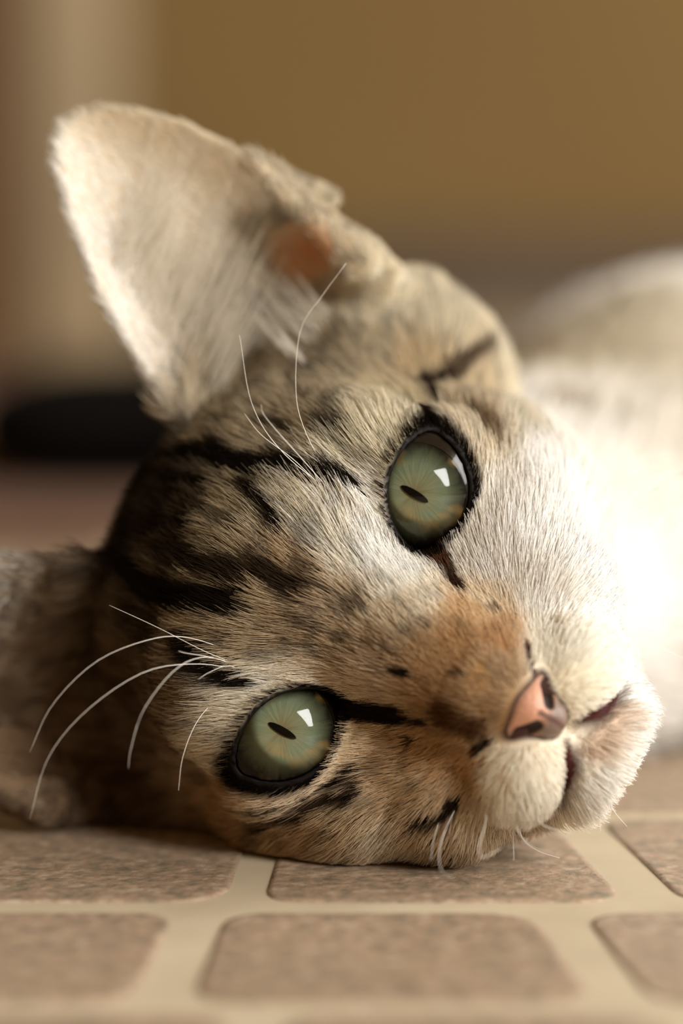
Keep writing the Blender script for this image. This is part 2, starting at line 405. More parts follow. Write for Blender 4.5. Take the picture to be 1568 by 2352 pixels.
# ================================================================ coat markings and whiskers, head space, cm
COLOUR_POINTS = [
 (-1.26,-0.29,0.88, 232,222,200, .45),
 (-0.66,-0.21,1.10, 222,208,180, .75),
 (-0.71,0.11,0.08, 244,238,226, .12),
 (-0.48,0.08,0.49, 234,222,198, .45),
 (-0.37,0.48,-0.12, 236,224,202, .4),
 (-1.49,-1.50,-0.17, 240,232,216, .08),
 (-1.28,-0.20,0.50, 244,236,220, .12),
 (-1.91,0.14,-1.42, 238,231,220, 0),
 (-2.78,-0.50,-1.77, 238,232,222, 0),
 (-2.09,0.27,-2.33, 238,232,222, 0),
 (-1.26,0.65,-2.02, 236,228,214, 0),
 (-1.49,0.64,-2.79, 240,232,216, 0),
 (-0.65,0.83,-3.77, 238,232,222, 0),
 (0.08,1.05,-3.85, 236,228,214, 0),
 (-1.50,0.15,-1.31, 236,228,216, 0),
 (-0.88,0.68,-1.35, 222,196,160, .2),
 (-2.95,-0.60,-1.35, 238,231,220, 0),
 (-0.53,1.47,-2.51, 238,226,200, 0),
 (-0.97,1.41,-2.61, 240,230,208, 0),
 (0.71,1.51,-2.75, 235,224,202, 0),
 (0.90,1.35,-2.43, 232,214,182, .1),
 (1.27,1.11,-2.89, 232,220,200, .05),
 (-1.91,-0.12,-0.85, 230,220,204, .05),
 (-2.80,-0.66,-0.60, 205,186,154, .4),
 (-3.14,-1.31,-0.33, 195,172,138, .5),
 (-3.34,-1.28,-0.92, 214,200,174, .3),
 (-3.69,-3.00,-0.22, 204,178,138, .5),
 (-4.28,-4.14,-0.65, 216,200,168, .3),
 (-5.24,-10.54,-2.21, 215,198,165, .2),
 (-3.41,-1.53,-1.66, 236,228,214, .05),
 (-2.12,-0.33,0.82, 220,206,172, .45),
 (-2.81,-1.54,0.73, 204,184,144, .5),
 (-3.45,-2.75,0.43, 190,162,118, .5),
 (-4.25,-3.43,0.62, 200,186,156, .4),
 (-18.42,-101.84,-12.67, 200,186,156, .4),
 (-4.14,-3.38,1.31, 204,190,160, .5),
 (-3.04,-2.79,1.52, 158,140,110, .8),
 (-3.33,-2.87,1.15, 176,158,126, .7),
 (-1.75,-1.94,2.34, 168,152,122, .8),
 (-2.09,-1.58,1.87, 160,142,112, .8),
 (-1.89,-0.70,1.46, 162,146,114, .8),
 (-1.35,-1.70,2.42, 158,142,112, .8),
 (-1.80,-3.48,3.07, 172,152,120, .7),
 (-1.84,-0.34,0.94, 196,182,150, .6),
 (-1.48,-0.20,0.61, 240,232,214, .15),
 (-0.99,-0.16,0.40, 244,238,224, .12),
 (-0.94,-0.20,0.85, 238,228,206, .4),
 (-0.69,0.29,-0.23, 243,236,222, .12),
 (-1.21,-1.11,-0.40, 240,232,216, .08),
 (-0.57,-0.07,0.79, 230,216,190, .6),
 (-0.14,-0.05,0.96, 158,128,90, .9),
 (-0.10,0.08,0.68, 160,130,92, .9),
 (-0.53,-0.57,1.80, 158,142,108, .9),
 (-0.20,-0.58,1.89, 150,134,100, .9),
 (-0.14,-0.92,2.23, 76,62,44, .9),
 (-0.02,-1.59,2.65, 42,32,23, .8),
 (-0.35,-2.63,3.04, 34,26,18, .8),
 (0.40,-0.93,2.20, 74,56,38, .9),
 (0.53,-0.53,1.74, 160,140,104, .9),
 (0.46,-0.24,1.27, 150,126,90, .9),
 (1.35,-1.19,2.04, 58,44,29, .8),
 (0.61,-2.19,2.87, 36,28,19, .8),
 (-0.05,0.42,0.09, 180,154,118, .9),
 (-0.14,0.68,-0.28, 206,184,150, .7),
 (-0.58,0.72,-0.70, 230,212,184, .3),
 (-0.64,0.86,-1.04, 198,156,104, .3),
 (0.49,0.34,-0.03, 170,144,108, .9),
 (0.53,0.02,0.59, 164,138,102, .9),
 (0.87,-0.24,1.04, 172,148,112, .8),
 (1.00,-0.48,1.49, 168,142,106, .8),
 (0.22,0.70,-0.35, 166,136,98, .8),
 (1.47,-0.18,0.56, 234,222,196, .15),
 (1.09,-0.17,0.24, 222,204,174, .3),
 (1.01,-0.13,-0.12, 218,194,164, .2),
 (0.70,0.43,-0.47, 210,182,150, .3),
 (2.01,-0.28,0.79, 226,212,184, .4),
 (2.65,-0.65,0.65, 224,208,178, .5),
 (1.99,-0.53,1.19, 112,86,58, .8),
 (2.64,-1.13,1.03, 96,70,44, .8),
 (-0.30,1.19,-1.10, 178,134,82, .35),
 (0.14,1.11,-0.90, 172,132,84, .4),
 (0.38,1.19,-1.16, 160,118,70, .35),
 (0.01,1.51,-1.55, 172,132,84, .35),
 (0.52,1.30,-1.48, 138,102,58, .35),
 (-0.59,1.27,-1.59, 170,124,74, .3),
 (0.35,1.49,-1.88, 146,110,68, .35),
 (-0.23,1.52,-1.74, 160,130,94, .2),
 (-0.76,0.82,-1.25, 205,165,115, .2),
 (-0.82,0.95,-1.69, 190,150,104, .2),
 (-0.96,0.93,-2.06, 238,226,204, 0),
 (-0.75,1.25,-2.24, 238,226,202, 0),
 (1.52,-0.03,-1.02, 232,198,154, .08),
 (1.92,-0.09,-0.91, 230,198,158, .1),
 (2.44,-0.27,-0.55, 228,200,164, .1),
 (2.78,-0.43,-0.08, 222,194,158, .2),
 (2.91,-0.80,0.22, 165,125,84, .5),
 (3.20,-1.56,-0.18, 176,134,86, .7),
 (3.07,-1.01,-0.66, 172,132,84, .85),
 (2.33,-0.10,-1.15, 180,148,104, .85),
 (2.67,-0.41,-0.98, 176,138,92, .85),
 (1.63,0.35,-1.70, 172,134,84, .85),
 (1.47,0.15,-1.30, 166,126,80, .7),
 (1.08,0.58,-1.68, 176,128,70, .5),
 (1.05,0.92,-2.14, 190,140,82, .4),
 (1.41,0.68,-2.26, 180,144,100, .5),
 (1.50,0.69,-2.58, 212,190,156, .3),
 (1.94,0.40,-2.21, 190,160,122, .5),
 (2.40,-0.12,-1.88, 212,192,160, .2),
 (2.75,-0.37,-1.57, 190,160,120, .4),
 (2.41,-1.91,1.72, 92,68,44, .75),
 (2.95,-3.67,2.39, 122,94,66, .6),
 (2.37,-3.76,3.30, 110,84,58, .7),
 (2.22,-3.24,2.46, 84,64,42, .75),
 (3.43,-3.06,1.42, 88,62,38, .65),
 (2.15,-3.51,3.58, 120,98,72, .6),
 (0.00,-4.50,3.30, 30,23,17, 0.8),
 (1.00,-5.00,3.00, 30,23,17, 0.8),
 (-1.20,-5.00,3.00, 30,23,17, 0.8),
 (0.00,-6.50,2.00, 48,38,28, 0.8),
 (2.50,-6.50,1.50, 60,48,34, 0.8),
 (-2.50,-6.80,1.50, 215,205,188, 0),
 (-4.00,-7.00,-1.00, 225,215,200, 0.0),
 (0.00,-6.00,-4.00, 238,232,222, 0),
 (-2.00,-4.00,-3.50, 238,232,222, 0),
 (2.00,-3.00,-3.30, 230,218,198, 0.1),
 (-3.50,-5.00,-1.80, 236,228,214, 0),
 (3.20,-3.00,-1.60, 150,115,75, 0.8),
 (-9.50,-16.03,-5.42, 232,224,210, 0),
 (-2.74,-17.16,-3.65, 232,224,210, 0),
 (-0.93,-16.97,-10.48, 232,224,210, 0),
 (-5.95,-21.43,-8.28, 232,224,210, 0),
 (-7.68,-15.84,-12.25, 232,224,210, 0),
 (-16.61,-36.45,-16.77, 232,224,210, 0),
 (-9.86,-37.58,-15.01, 232,224,210, 0),
 (-8.04,-37.39,-21.84, 232,224,210, 0),
 (-13.06,-41.86,-19.64, 232,224,210, 0),
 (-14.80,-36.27,-23.60, 232,224,210, 0),
]
MARKS = [
 ((34,22,14), .10, .07, [(-2.80,-0.61,0.38), (-3.38,-2.54,0.23), (-3.66,-2.97,0.07)]),
 ((80,62,44), .10, .10, [(-3.63,-2.92,0.13), (-4.10,-3.53,-0.24), (-6.58,-18.41,-2.87)]),
 ((64,42,26), .12, .07, [(-1.15,-0.18,-0.44), (-1.06,-0.06,-0.65)]),
 ((52,33,20), .07, .07, [(-1.06,-0.06,-0.65), (-0.98,0.16,-0.81), (-0.90,0.42,-0.98)]),
 ((64,34,22), .035, .04, [(-0.69,1.17,-1.98), (-0.50,1.39,-2.12), (-0.26,1.53,-2.20)]),
 ((84,50,26), .05, .08, [(-1.13,-0.17,-0.55), (-1.00,0.12,-0.78)]),
 ((30,21,13), .14, .08, [(1.16,-0.19,-0.49), (1.04,0.06,-0.79), (0.88,0.53,-1.10)]),
 ((26,20,14), .13, .09, [(-1.18,-0.57,1.55), (-1.29,-0.37,1.16), (-1.36,-0.28,0.80)]),
 ((24,18,12), .16, .10, [(-0.75,-1.96,2.75), (-0.93,-1.19,2.23), (-1.05,-0.69,1.74)]),
 ((34,26,17), .08, .08, [(-0.72,-0.64,1.82), (-0.58,-0.41,1.54), (-0.38,-0.24,1.29)]),
 ((26,19,12), .15, .10, [(0.93,-1.96,2.71), (1.07,-1.23,2.20), (0.92,-0.68,1.78), (0.69,-0.29,1.27)]),
 ((44,33,22), .10, .10, [(0.56,-1.19,2.35), (0.44,-0.66,1.92), (0.33,-0.26,1.35)]),
 ((50,38,25), .08, .10, [(0.14,-0.16,1.20), (0.06,0.06,0.72)]),
 ((24,18,12), .12, .09, [(1.42,-0.59,1.50), (1.43,-0.42,1.24), (1.43,-0.27,0.78)]),
 ((40,30,19), .10, .10, [(-0.65,-68.63,-0.64), (0.30,-1.54,2.61), (0.18,-0.88,2.19)]),
 ((36,27,18), .10, .10, [(-0.35,-1.94,2.81), (-0.46,-1.03,2.26)]),
 ((30,22,14), .035, .05, [(2.93,-0.82,-0.14), (2.54,-0.37,-0.62), (2.08,-0.11,-0.94), (1.70,0.03,-1.11)]),
 ((60,44,26), .05, .08, [(2.92,-0.87,-0.49), (2.35,-0.23,-0.90), (1.87,0.06,-1.20)]),
 ((34,25,16), .05, .06, [(2.13,-0.07,-1.03), (1.95,0.04,-1.19)]),
 ((34,24,16), .06, .05, [(0.43,0.86,-0.72), (0.41,0.93,-0.81)]),
 ((40,27,16), .05, .05, [(0.13,1.39,-1.29), (0.06,1.43,-1.35)]),
 ((30,22,15), .06, .06, [(1.63,0.57,-2.20), (1.53,0.62,-2.27)]),
 ((34,25,16), .06, .05, [(1.88,0.42,-2.08), (1.77,0.50,-2.16)]),
 ((50,36,22), .04, .05, [(1.09,0.43,-1.44), (1.06,0.47,-1.45)]),
 ((50,34,20), .05, .06, [(0.88,0.66,-1.33), (0.80,0.83,-1.37)]),
 ((80,62,44), .04, .05, [(-0.25,0.71,-0.38), (-0.28,0.72,-0.41)]),
 ((80,62,44), .03, .04, [(-0.34,0.90,-0.70), (-0.36,0.90,-0.72)]),
 ((70,52,34), .04, .05, [(-0.81,0.82,-1.38), (-0.86,0.77,-1.45)]),
 ((36,24,15), .07, .05, [(0.78,1.09,-2.02), (0.64,1.26,-2.10)]),
 ((80,50,22), .16, .16, [(0.65,1.17,-1.52), (0.58,1.30,-1.79)]),
 ((150,126,96), .16, .18, [(-4.36,-6.64,-2.13), (-4.42,-6.63,-2.38)]),
 ((190,172,144), .05, .06, [(-1.14,0.97,-2.25), (-1.13,1.03,-2.29)]),
 ((204,180,156), .10, .14, [(0.08,1.22,-3.34), (-0.52,1.09,-3.50)]),
 ((70,54,36), .05, .06, [(-3.15,-1.31,-0.36), (-2.76,-0.60,-0.54)]),
 ((120,96,66), .07, .08, [(-3.10,-1.21,-0.40), (-2.71,-0.56,-0.70)]),
 ((60,46,30), .07, .08, [(1.92,-1.10,1.72), (2.17,-0.91,1.46)]),
 ((52,40,26), .08, .10, [(-1.71,-2.34,2.55), (-2.05,-2.33,2.32)]),
 ((60,48,34), .06, .10, [(-2.41,-2.25,1.96), (-2.78,-2.45,1.57)]),
 ((56,44,30), .06, .09, [(-2.29,-0.92,1.37), (-2.63,-1.31,1.16)]),
 ((60,48,34), .06, .09, [(-1.62,-1.39,2.05), (-1.72,-0.82,1.63)]),
 ((56,44,30), .05, .08, [(-1.94,-0.64,1.36), (-2.00,-0.43,1.01)]),
]
WHISKERS = [
 [(-1.23,-0.42,0.99), (-1.37,-0.12,2.00), (-1.71,0.02,2.69), (-2.43,0.08,3.31)],
 [(-1.23,-0.44,1.05), (-1.42,0.11,1.79), (-1.63,0.33,2.47), (-1.74,0.42,2.62)],
 [(-1.19,-0.45,1.10), (-1.35,-0.10,1.79), (-1.42,0.03,2.38), (-1.55,0.10,2.73)],
 [(-1.46,-0.58,1.30), (-1.78,-0.21,1.88), (-2.15,0.06,2.27), (-2.86,0.35,2.65), (-3.40,0.49,2.64), (-3.93,0.52,2.58)],
 [(1.37,-0.42,0.90), (1.47,-0.18,1.52), (1.51,-0.18,2.31), (1.57,-0.27,3.00)],
 [(1.28,-0.48,1.15), (1.43,-0.16,1.88), (1.71,0.07,2.34), (2.30,0.19,2.81), (3.08,0.22,3.03), (3.78,0.09,2.97)],
 [(1.44,-0.44,0.96), (1.68,-0.01,1.62), (2.11,0.30,2.20), (2.90,0.41,2.61), (3.70,0.35,2.74), (4.53,0.23,2.54)],
 [(1.42,-0.47,1.04), (1.54,0.09,1.57), (1.88,0.54,1.88), (2.52,0.69,1.99), (3.05,0.68,1.88), (3.30,0.58,1.77)],
 [(1.41,-0.48,1.08), (1.51,-0.01,1.51), (1.61,0.15,1.81), (1.64,0.23,1.93)],
 [(1.44,-0.44,0.96), (1.50,-0.06,1.24), (1.69,0.11,1.42), (1.84,0.19,1.51)],
 [(1.93,-0.57,1.08), (2.37,-0.18,1.20), (2.85,0.00,1.15), (3.26,0.10,0.99)],
 [(-1.98,0.26,-2.25), (-2.68,0.13,-2.30), (-3.43,-0.31,-2.55), (-4.08,-0.82,-3.02), (-4.49,-1.16,-3.41)],
 [(-2.08,0.17,-2.32), (-2.68,-0.06,-2.43), (-3.52,-0.59,-2.72), (-4.13,-1.11,-3.17), (-4.50,-1.44,-3.56)],
 [(-1.78,0.35,-2.62), (-2.40,0.02,-2.77), (-3.17,-0.61,-3.07), (-3.82,-1.13,-3.49)],
 [(-1.94,0.21,-2.67), (-2.58,-0.22,-2.87), (-3.34,-0.95,-3.14), (-4.21,-1.68,-3.43)],
 [(-1.90,0.20,-2.73), (-2.53,-0.11,-3.01), (-3.20,-0.74,-3.38), (-3.81,-1.26,-3.84)],
 [(-1.56,0.52,-2.57), (-2.14,0.41,-2.89), (-2.57,-0.02,-3.32), (-3.01,-0.34,-3.87)],
 [(-1.60,0.39,-2.78), (-2.06,0.27,-3.11), (-2.49,-0.16,-3.55), (-2.87,-0.47,-4.13)],
 [(-1.47,0.20,-3.05), (-1.84,0.18,-3.33), (-2.12,-0.06,-3.73), (-2.41,-0.27,-4.34)],
 [(-1.12,1.21,-2.78), (-1.43,1.19,-3.15), (-1.57,1.05,-3.59), (-1.62,0.72,-4.21)],
 [(1.60,0.48,-2.33), (1.97,1.18,-2.21), (2.24,1.47,-2.23), (2.41,1.67,-2.33), (2.41,1.79,-2.47)],
 [(1.39,0.78,-2.63), (1.65,1.39,-2.60), (1.90,1.68,-2.60), (2.00,1.78,-2.68), (1.79,1.52,-2.90)],
 [(1.32,0.83,-2.99), (1.49,1.15,-3.08), (1.57,1.37,-3.28), (1.51,1.51,-3.54)],
 [(1.35,-0.06,-3.28), (1.55,0.36,-3.36), (1.59,0.59,-3.58), (1.53,0.63,-3.87)],
 [(1.09,1.03,-3.12), (1.24,1.36,-3.23), (1.23,1.38,-3.42), (1.16,1.41,-3.64)],
 [(1.87,0.34,-2.24), (2.14,1.04,-2.17), (2.37,1.34,-2.20)],
 [(1.38,0.03,-3.20), (1.63,0.54,-3.22), (1.85,0.84,-3.29)],
 [(0.57,0.63,-3.90), (0.76,0.64,-4.05), (0.95,0.65,-4.18)],
 [(0.48,0.65,-3.95), (0.63,0.60,-4.23), (0.72,0.43,-4.53)],
]
# ================================================================ the cat: one continuous skin
XS = steps([(-17, -5.6, .7), (-5.6, -3, .08), (-3, 3, .055), (3, 5.6, .08), (5.6, 10, .7)])
YS = steps([(-50, -5.6, .7), (-5.6, -1.7, .08), (-1.7, 2.3, .055)])
ZS = steps([(-30, -4.6, .7), (-4.6, 1.2, .055), (1.2, 7.4, .08)])
P, F = surface_nets(cat_sdf, XS, YS, ZS)
for _ in range(2):                                   # settle the vertices on the surface
    g = sdf_grad(P.astype(np.float32)); dd = np.clip(sdf_pts(P.astype(np.float32)), -.05, .05)
    P = P-g*dd[:, None]*0.7
CP = np.array(COLOUR_POINTS, float)
CP_P, CP_C, CP_A = CP[:, :3], s2l(CP[:, 3:6]), CP[:, 6]
def seg_dist(p, L):
    d = np.full(len(p), 1e9)
    for a, b_ in zip(L[:-1], L[1:]):
        a, b_ = np.array(a), np.array(b_); e = b_-a
        t = np.clip(((p-a)@e)/(e@e+1e-9), 0, 1)
        d = np.minimum(d, np.linalg.norm(p-a-t[:, None]*e, axis=1))
    return d
def vnoise(p, scale, seed=0):
    """smooth 3-D value noise, 0..1"""
    q = p*scale+seed*17.3; i = np.floor(q).astype(np.int64); f = q-i; f = f*f*(3-2*f)
    def h(a, b_, c):
        n = (a*374761393+b_*668265263+c*1274126177+seed*974711) & 0x7fffffff
        n = ((n ^ (n >> 13))*1103515245) & 0x7fffffff
        return ((n ^ (n >> 16)) & 0xffff)/65535.0
    r = 0
    for a in (0, 1):
        for b_ in (0, 1):
            for c in (0, 1):
                w = (f[:, 0] if a else 1-f[:, 0])*(f[:, 1] if b_ else 1-f[:, 1])*(f[:, 2] if c else 1-f[:, 2])
                r = r+w*h(i[:, 0]+a, i[:, 1]+b_, i[:, 2]+c)
    return r
def ear_weight(p):
    ax = np.abs(p[:, 0]); ys, t = ear_sheet(ax, p[:, 2])
    inside = np.clip(-poly2(ax, p[:, 2], EAR_POLY)/0.25+0.6, 0, 1)
    near = np.clip(1.6-np.abs(p[:, 1]-ys)/0.22, 0, 1)
    up = np.clip((p[:, 2]-(2.9+0.0*ax))/0.9, 0, 1)
    return inside*near*up
def ear_inner(p):
    ax = np.abs(p[:, 0]); ys, t = ear_sheet(ax, p[:, 2])
    return p[:, 1] > ys
def coat(p):
    """fur colour (linear) and agouti strength at points in head space"""
    col = np.zeros((len(p), 3)); ag = np.zeros(len(p))
    for s in range(0, len(p), 20000):
        q = p[s:s+20000]
        d2 = ((q[:, None, :]-CP_P[None])**2).sum(2)
        w = 1/(d2+0.012)**2.2
        w /= w.sum(1, keepdims=True)
        col[s:s+20000] = w@CP_C; ag[s:s+20000] = w@CP_A
    # wavy edges on the markings
    j = np.stack([vnoise(p, 3.2, k)-.5 for k in (1, 2, 3)], 1)*0.16+np.stack([vnoise(p, 11, k)-.5 for k in (4, 5, 6)], 1)*0.07
    pj = p+j
    for c, w, s, L in MARKS:
        k = np.clip((w+s-seg_dist(pj, L))/s, 0, 1); k = k*k*(3-2*k)
        col = col*(1-k[:, None])+s2l(c)*k[:, None]; ag = ag*(1-0.7*k)
    # lids and lip line
    ax = np.abs(p[:, 0]); ap = eye_aperture(ax, p[:, 2]); front = p[:, 1] > -1.75
    a_, b_ = eye_ab(ax, p[:, 2])
    lw = 0.06+0.04*np.clip(-b_/0.5, 0, 1)+0.05*np.clip((np.abs(a_)-.6)/.3, 0, 1)
    k = np.clip((lw+0.07-ap)/0.07, 0, 1)*front*(ax > 0.8)*(ax < 3.2)
    col = col*(1-k[:, None])+s2l((15, 10, 7))*k[:, None]; ag = ag*(1-k)
    ml = mouth_line(ax, p[:, 1], p[:, 2])
    k = np.clip((0.13-ml)/0.10, 0, 1)*(p[:, 2] < -2.95)
    col = col*(1-k[:, None])+s2l((66, 38, 28))*k[:, None]; ag = ag*(1-k)
    return col, ag
def nose_solid(x, y, z):
    ax = np.sqrt(x*x+0.0002)
    d = ell(ax, y, z, (0, 1.28, -2.36), (0.36, 0.40, 0.40))
    d = smin(d, ell(ax, y, z, (0.31, 1.13, -2.28), (0.26, 0.33, 0.20)), 0.22)
    d = smin(d, ell(ax, y, z, (0, 1.35, -2.66), (0.26, 0.29, 0.22)), 0.15)
    return d
def nose_sdf(x, y, z):
    ax = np.sqrt(x*x+0.0002)
    d = nose_solid(x, y, z)
    no = cap(ax, y, z, (0.17, 1.62, -2.50), (0.35, 1.48, -2.40), 0.06, 0.100)
    no = np.minimum(no, cap(ax, y, z, (0.35, 1.48, -2.40), (0.60, 1.14, -2.46), 0.100, 0.07))
    d = smax(d, -no, 0.05)
    d = smax(d, -cap(ax, y, z, (0, 1.74, -2.38), (0, 1.66, -2.9), 0.02, 0.05), 0.06)
    return d
Pn = sdf_grad(P.astype(np.float32))
skin_c, skin_a = coat(P)
ew = ear_weight(P)*np.clip((P[:, 2]-np.where(P[:, 0] > 0, 3.95, 3.3))/1.1, 0, 1)**.7; inn = ear_inner(P)
earc = np.where(inn[:, None], s2l((226, 202, 170)), s2l((150, 128, 98)))
skin_c = skin_c*(1-ew[:, None])+earc*ew[:, None]
# the canal at the foot of the ear is bare skin, with an orange backlit glow painted in
can = np.clip(1.05-np.linalg.norm((np.abs(P)*[1, 0, 0]+P*[0, 1, 1]-np.array([4.25, -3.4, 2.8]))/np.array([.75, 1.2, .75]), axis=1), 0, 1)
can = can*(P[:, 0] < 0)
skin_c = skin_c*(1-can[:, None])+s2l((204, 128, 78))*can[:, None]
ml = mouth_line(np.abs(P[:, 0]), P[:, 1], P[:, 2])
k_ = np.clip((0.05-ml)/0.04, 0, 1)*(P[:, 2] < -2.95)
skin_c = skin_c*(1-k_[:, None])+s2l((62, 20, 16))*k_[:, None]
skin_c = skin_c*(1-0.30*skin_a[:, None])
k_ = np.clip((0.06-nose_solid(P[:, 0], P[:, 1], P[:, 2]))/0.05, 0, 1)
skin_c = skin_c*(1-k_[:, None])+s2l((60, 36, 28))*k_[:, None]

m_skin, nt, b = new_mat('cat_skin')
at = N(nt, 'ShaderNodeAttribute'); at.attribute_name = 'Col'
nt.links.new(at.outputs['Color'], b.inputs['Base Color'])
b.inputs['Roughness'].default_value = 0.7; b.inputs['Specular IOR Level'].default_value = 0.15
b.inputs['Subsurface Weight'].default_value = 0.35; b.inputs['Subsurface Radius'].default_value = (1.0, 0.45, 0.25); b.inputs['Subsurface Scale'].default_value = 0.0016
CAT_O = np.array([HEAD_P[0], HEAD_P[1], 0.0])       # the cat's base on the floor, below the head
def h2o(p): return (h2w(p)-CAT_O)*CM
cat = mesh_obj('cat', h2o(P), F, m_skin, loc=CAT_O*CM)
tag(cat, 'brown tabby and white cat lying with its cheek on the stone floor', 'cat')
ca = cat.data.color_attributes.new('Col', 'FLOAT_COLOR', 'POINT')
ca.data.foreach_set('color', np.concatenate([skin_c, np.ones((len(P), 1))], 1).astype(np.float32).ravel())

# ---------------------------------------------------------------- eyes
m_ball, nt, b = new_mat('dark_eyeball'); b.inputs['Base Color'].default_value = rgb(30, 22, 14); b.inputs['Roughness'].default_value = 0.25
m_pupil, nt, b = new_mat('pupil_black'); b.inputs['Base Color'].default_value = rgb(5, 6, 5); b.inputs['Roughness'].default_value = 1.0; b.inputs['Specular IOR Level'].default_value = 0.0
m_iris, nt, b = new_mat('green_iris')
tc = N(nt, 'ShaderNodeTexCoord'); sx = N(nt, 'ShaderNodeSeparateXYZ'); nt.links.new(tc.outputs['Object'], sx.inputs[0])
def math_(op, a, b_=None):
    n = N(nt, 'ShaderNodeMath', operation=op)
    for i, v in enumerate((a, b_)):
        if v is None: continue
        if isinstance(v, (int, float)): n.inputs[i].default_value = v
        else: nt.links.new(v, n.inputs[i])
    return n.outputs[0]
ang = math_('ARCTAN2', sx.outputs[1], sx.outputs[0])
rad = math_('SQRT', math_('ADD', math_('MULTIPLY', sx.outputs[0], sx.outputs[0]), math_('MULTIPLY', sx.outputs[1], sx.outputs[1])))
rn = math_('MULTIPLY', rad, 1/0.0070)
cb = N(nt, 'ShaderNodeCombineXYZ')
nt.links.new(math_('MULTIPLY', math_('COSINE', ang), 6.0), cb.inputs[0]); nt.links.new(math_('MULTIPLY', math_('SINE', ang), 6.0), cb.inputs[1]); nt.links.new(math_('MULTIPLY', rn, 1.6), cb.inputs[2])
nz = N(nt, 'ShaderNodeTexNoise'); nz.inputs['Scale'].default_value = 1.0; nz.inputs['Detail'].default_value = 5; nz.inputs['Roughness'].default_value = 0.65
nt.links.new(cb.outputs[0], nz.inputs['Vector'])
big = N(nt, 'ShaderNodeTexNoise'); big.inputs['Scale'].default_value = 260; nt.links.new(tc.outputs['Object'], big.inputs['Vector'])
rr_ = math_('ADD', rn, math_('MULTIPLY', math_('SUBTRACT', nz.outputs['Fac'], 0.5), 0.35))
c0 = ramp(nt, rr_, [(0.06, rgb(122, 112, 78)), (0.30, rgb(124, 128, 98)), (0.60, rgb(116, 128, 102)), (0.80, rgb(84, 90, 68)), (0.96, rgb(34, 30, 20))])
mx = N(nt, 'ShaderNodeMix', data_type='RGBA', blend_type='MULTIPLY'); mx.inputs[0].default_value = 0.45
nt.links.new(c0, mx.inputs[6]); nt.links.new(ramp(nt, nz.outputs['Fac'], [(0.3, rgb(190, 176, 140)), (0.6, rgb(255, 255, 255))]), mx.inputs[7])
mx2 = N(nt, 'ShaderNodeMix', data_type='RGBA', blend_type='MIX')
nt.links.new(ramp(nt, big.outputs['Fac'], [(0.52, (0, 0, 0, 1)), (0.68, (.6, .6, .6, 1))]), mx2.inputs[0]); nt.links.new(mx.outputs[2], mx2.inputs[6]); mx2.inputs[7].default_value = rgb(160, 128, 70)
nt.links.new(mx2.outputs[2], b.inputs['Base Color']); b.inputs['Roughness'].default_value = 0.7; b.inputs['Specular IOR Level'].default_value = 0.1
bu = N(nt, 'ShaderNodeBump'); bu.inputs['Strength'].default_value = 0.5; bu.inputs['Distance'].default_value = 0.0003
nt.links.new(nz.outputs['Fac'], bu.inputs['Height']); nt.links.new(bu.outputs[0], b.inputs['Normal'])
m_cornea = bpy.data.materials.new('clear_cornea'); m_cornea.use_nodes = True; nt = m_cornea.node_tree; nt.nodes.clear()
out = N(nt, 'ShaderNodeOutputMaterial'); tr = N(nt, 'ShaderNodeBsdfTransparent'); gl = N(nt, 'ShaderNodeBsdfGlossy'); fr = N(nt, 'ShaderNodeFresnel'); mi = N(nt, 'ShaderNodeMixShader')
gl.inputs['Roughness'].default_value = 0.02; fr.inputs['IOR'].default_value = 1.40
nt.links.new(fr.outputs[0], mi.inputs[0]); nt.links.new(tr.outputs[0], mi.inputs[1]); nt.links.new(gl.outputs[0], mi.inputs[2]); nt.links.new(mi.outputs[0], out.inputs['Surface'])

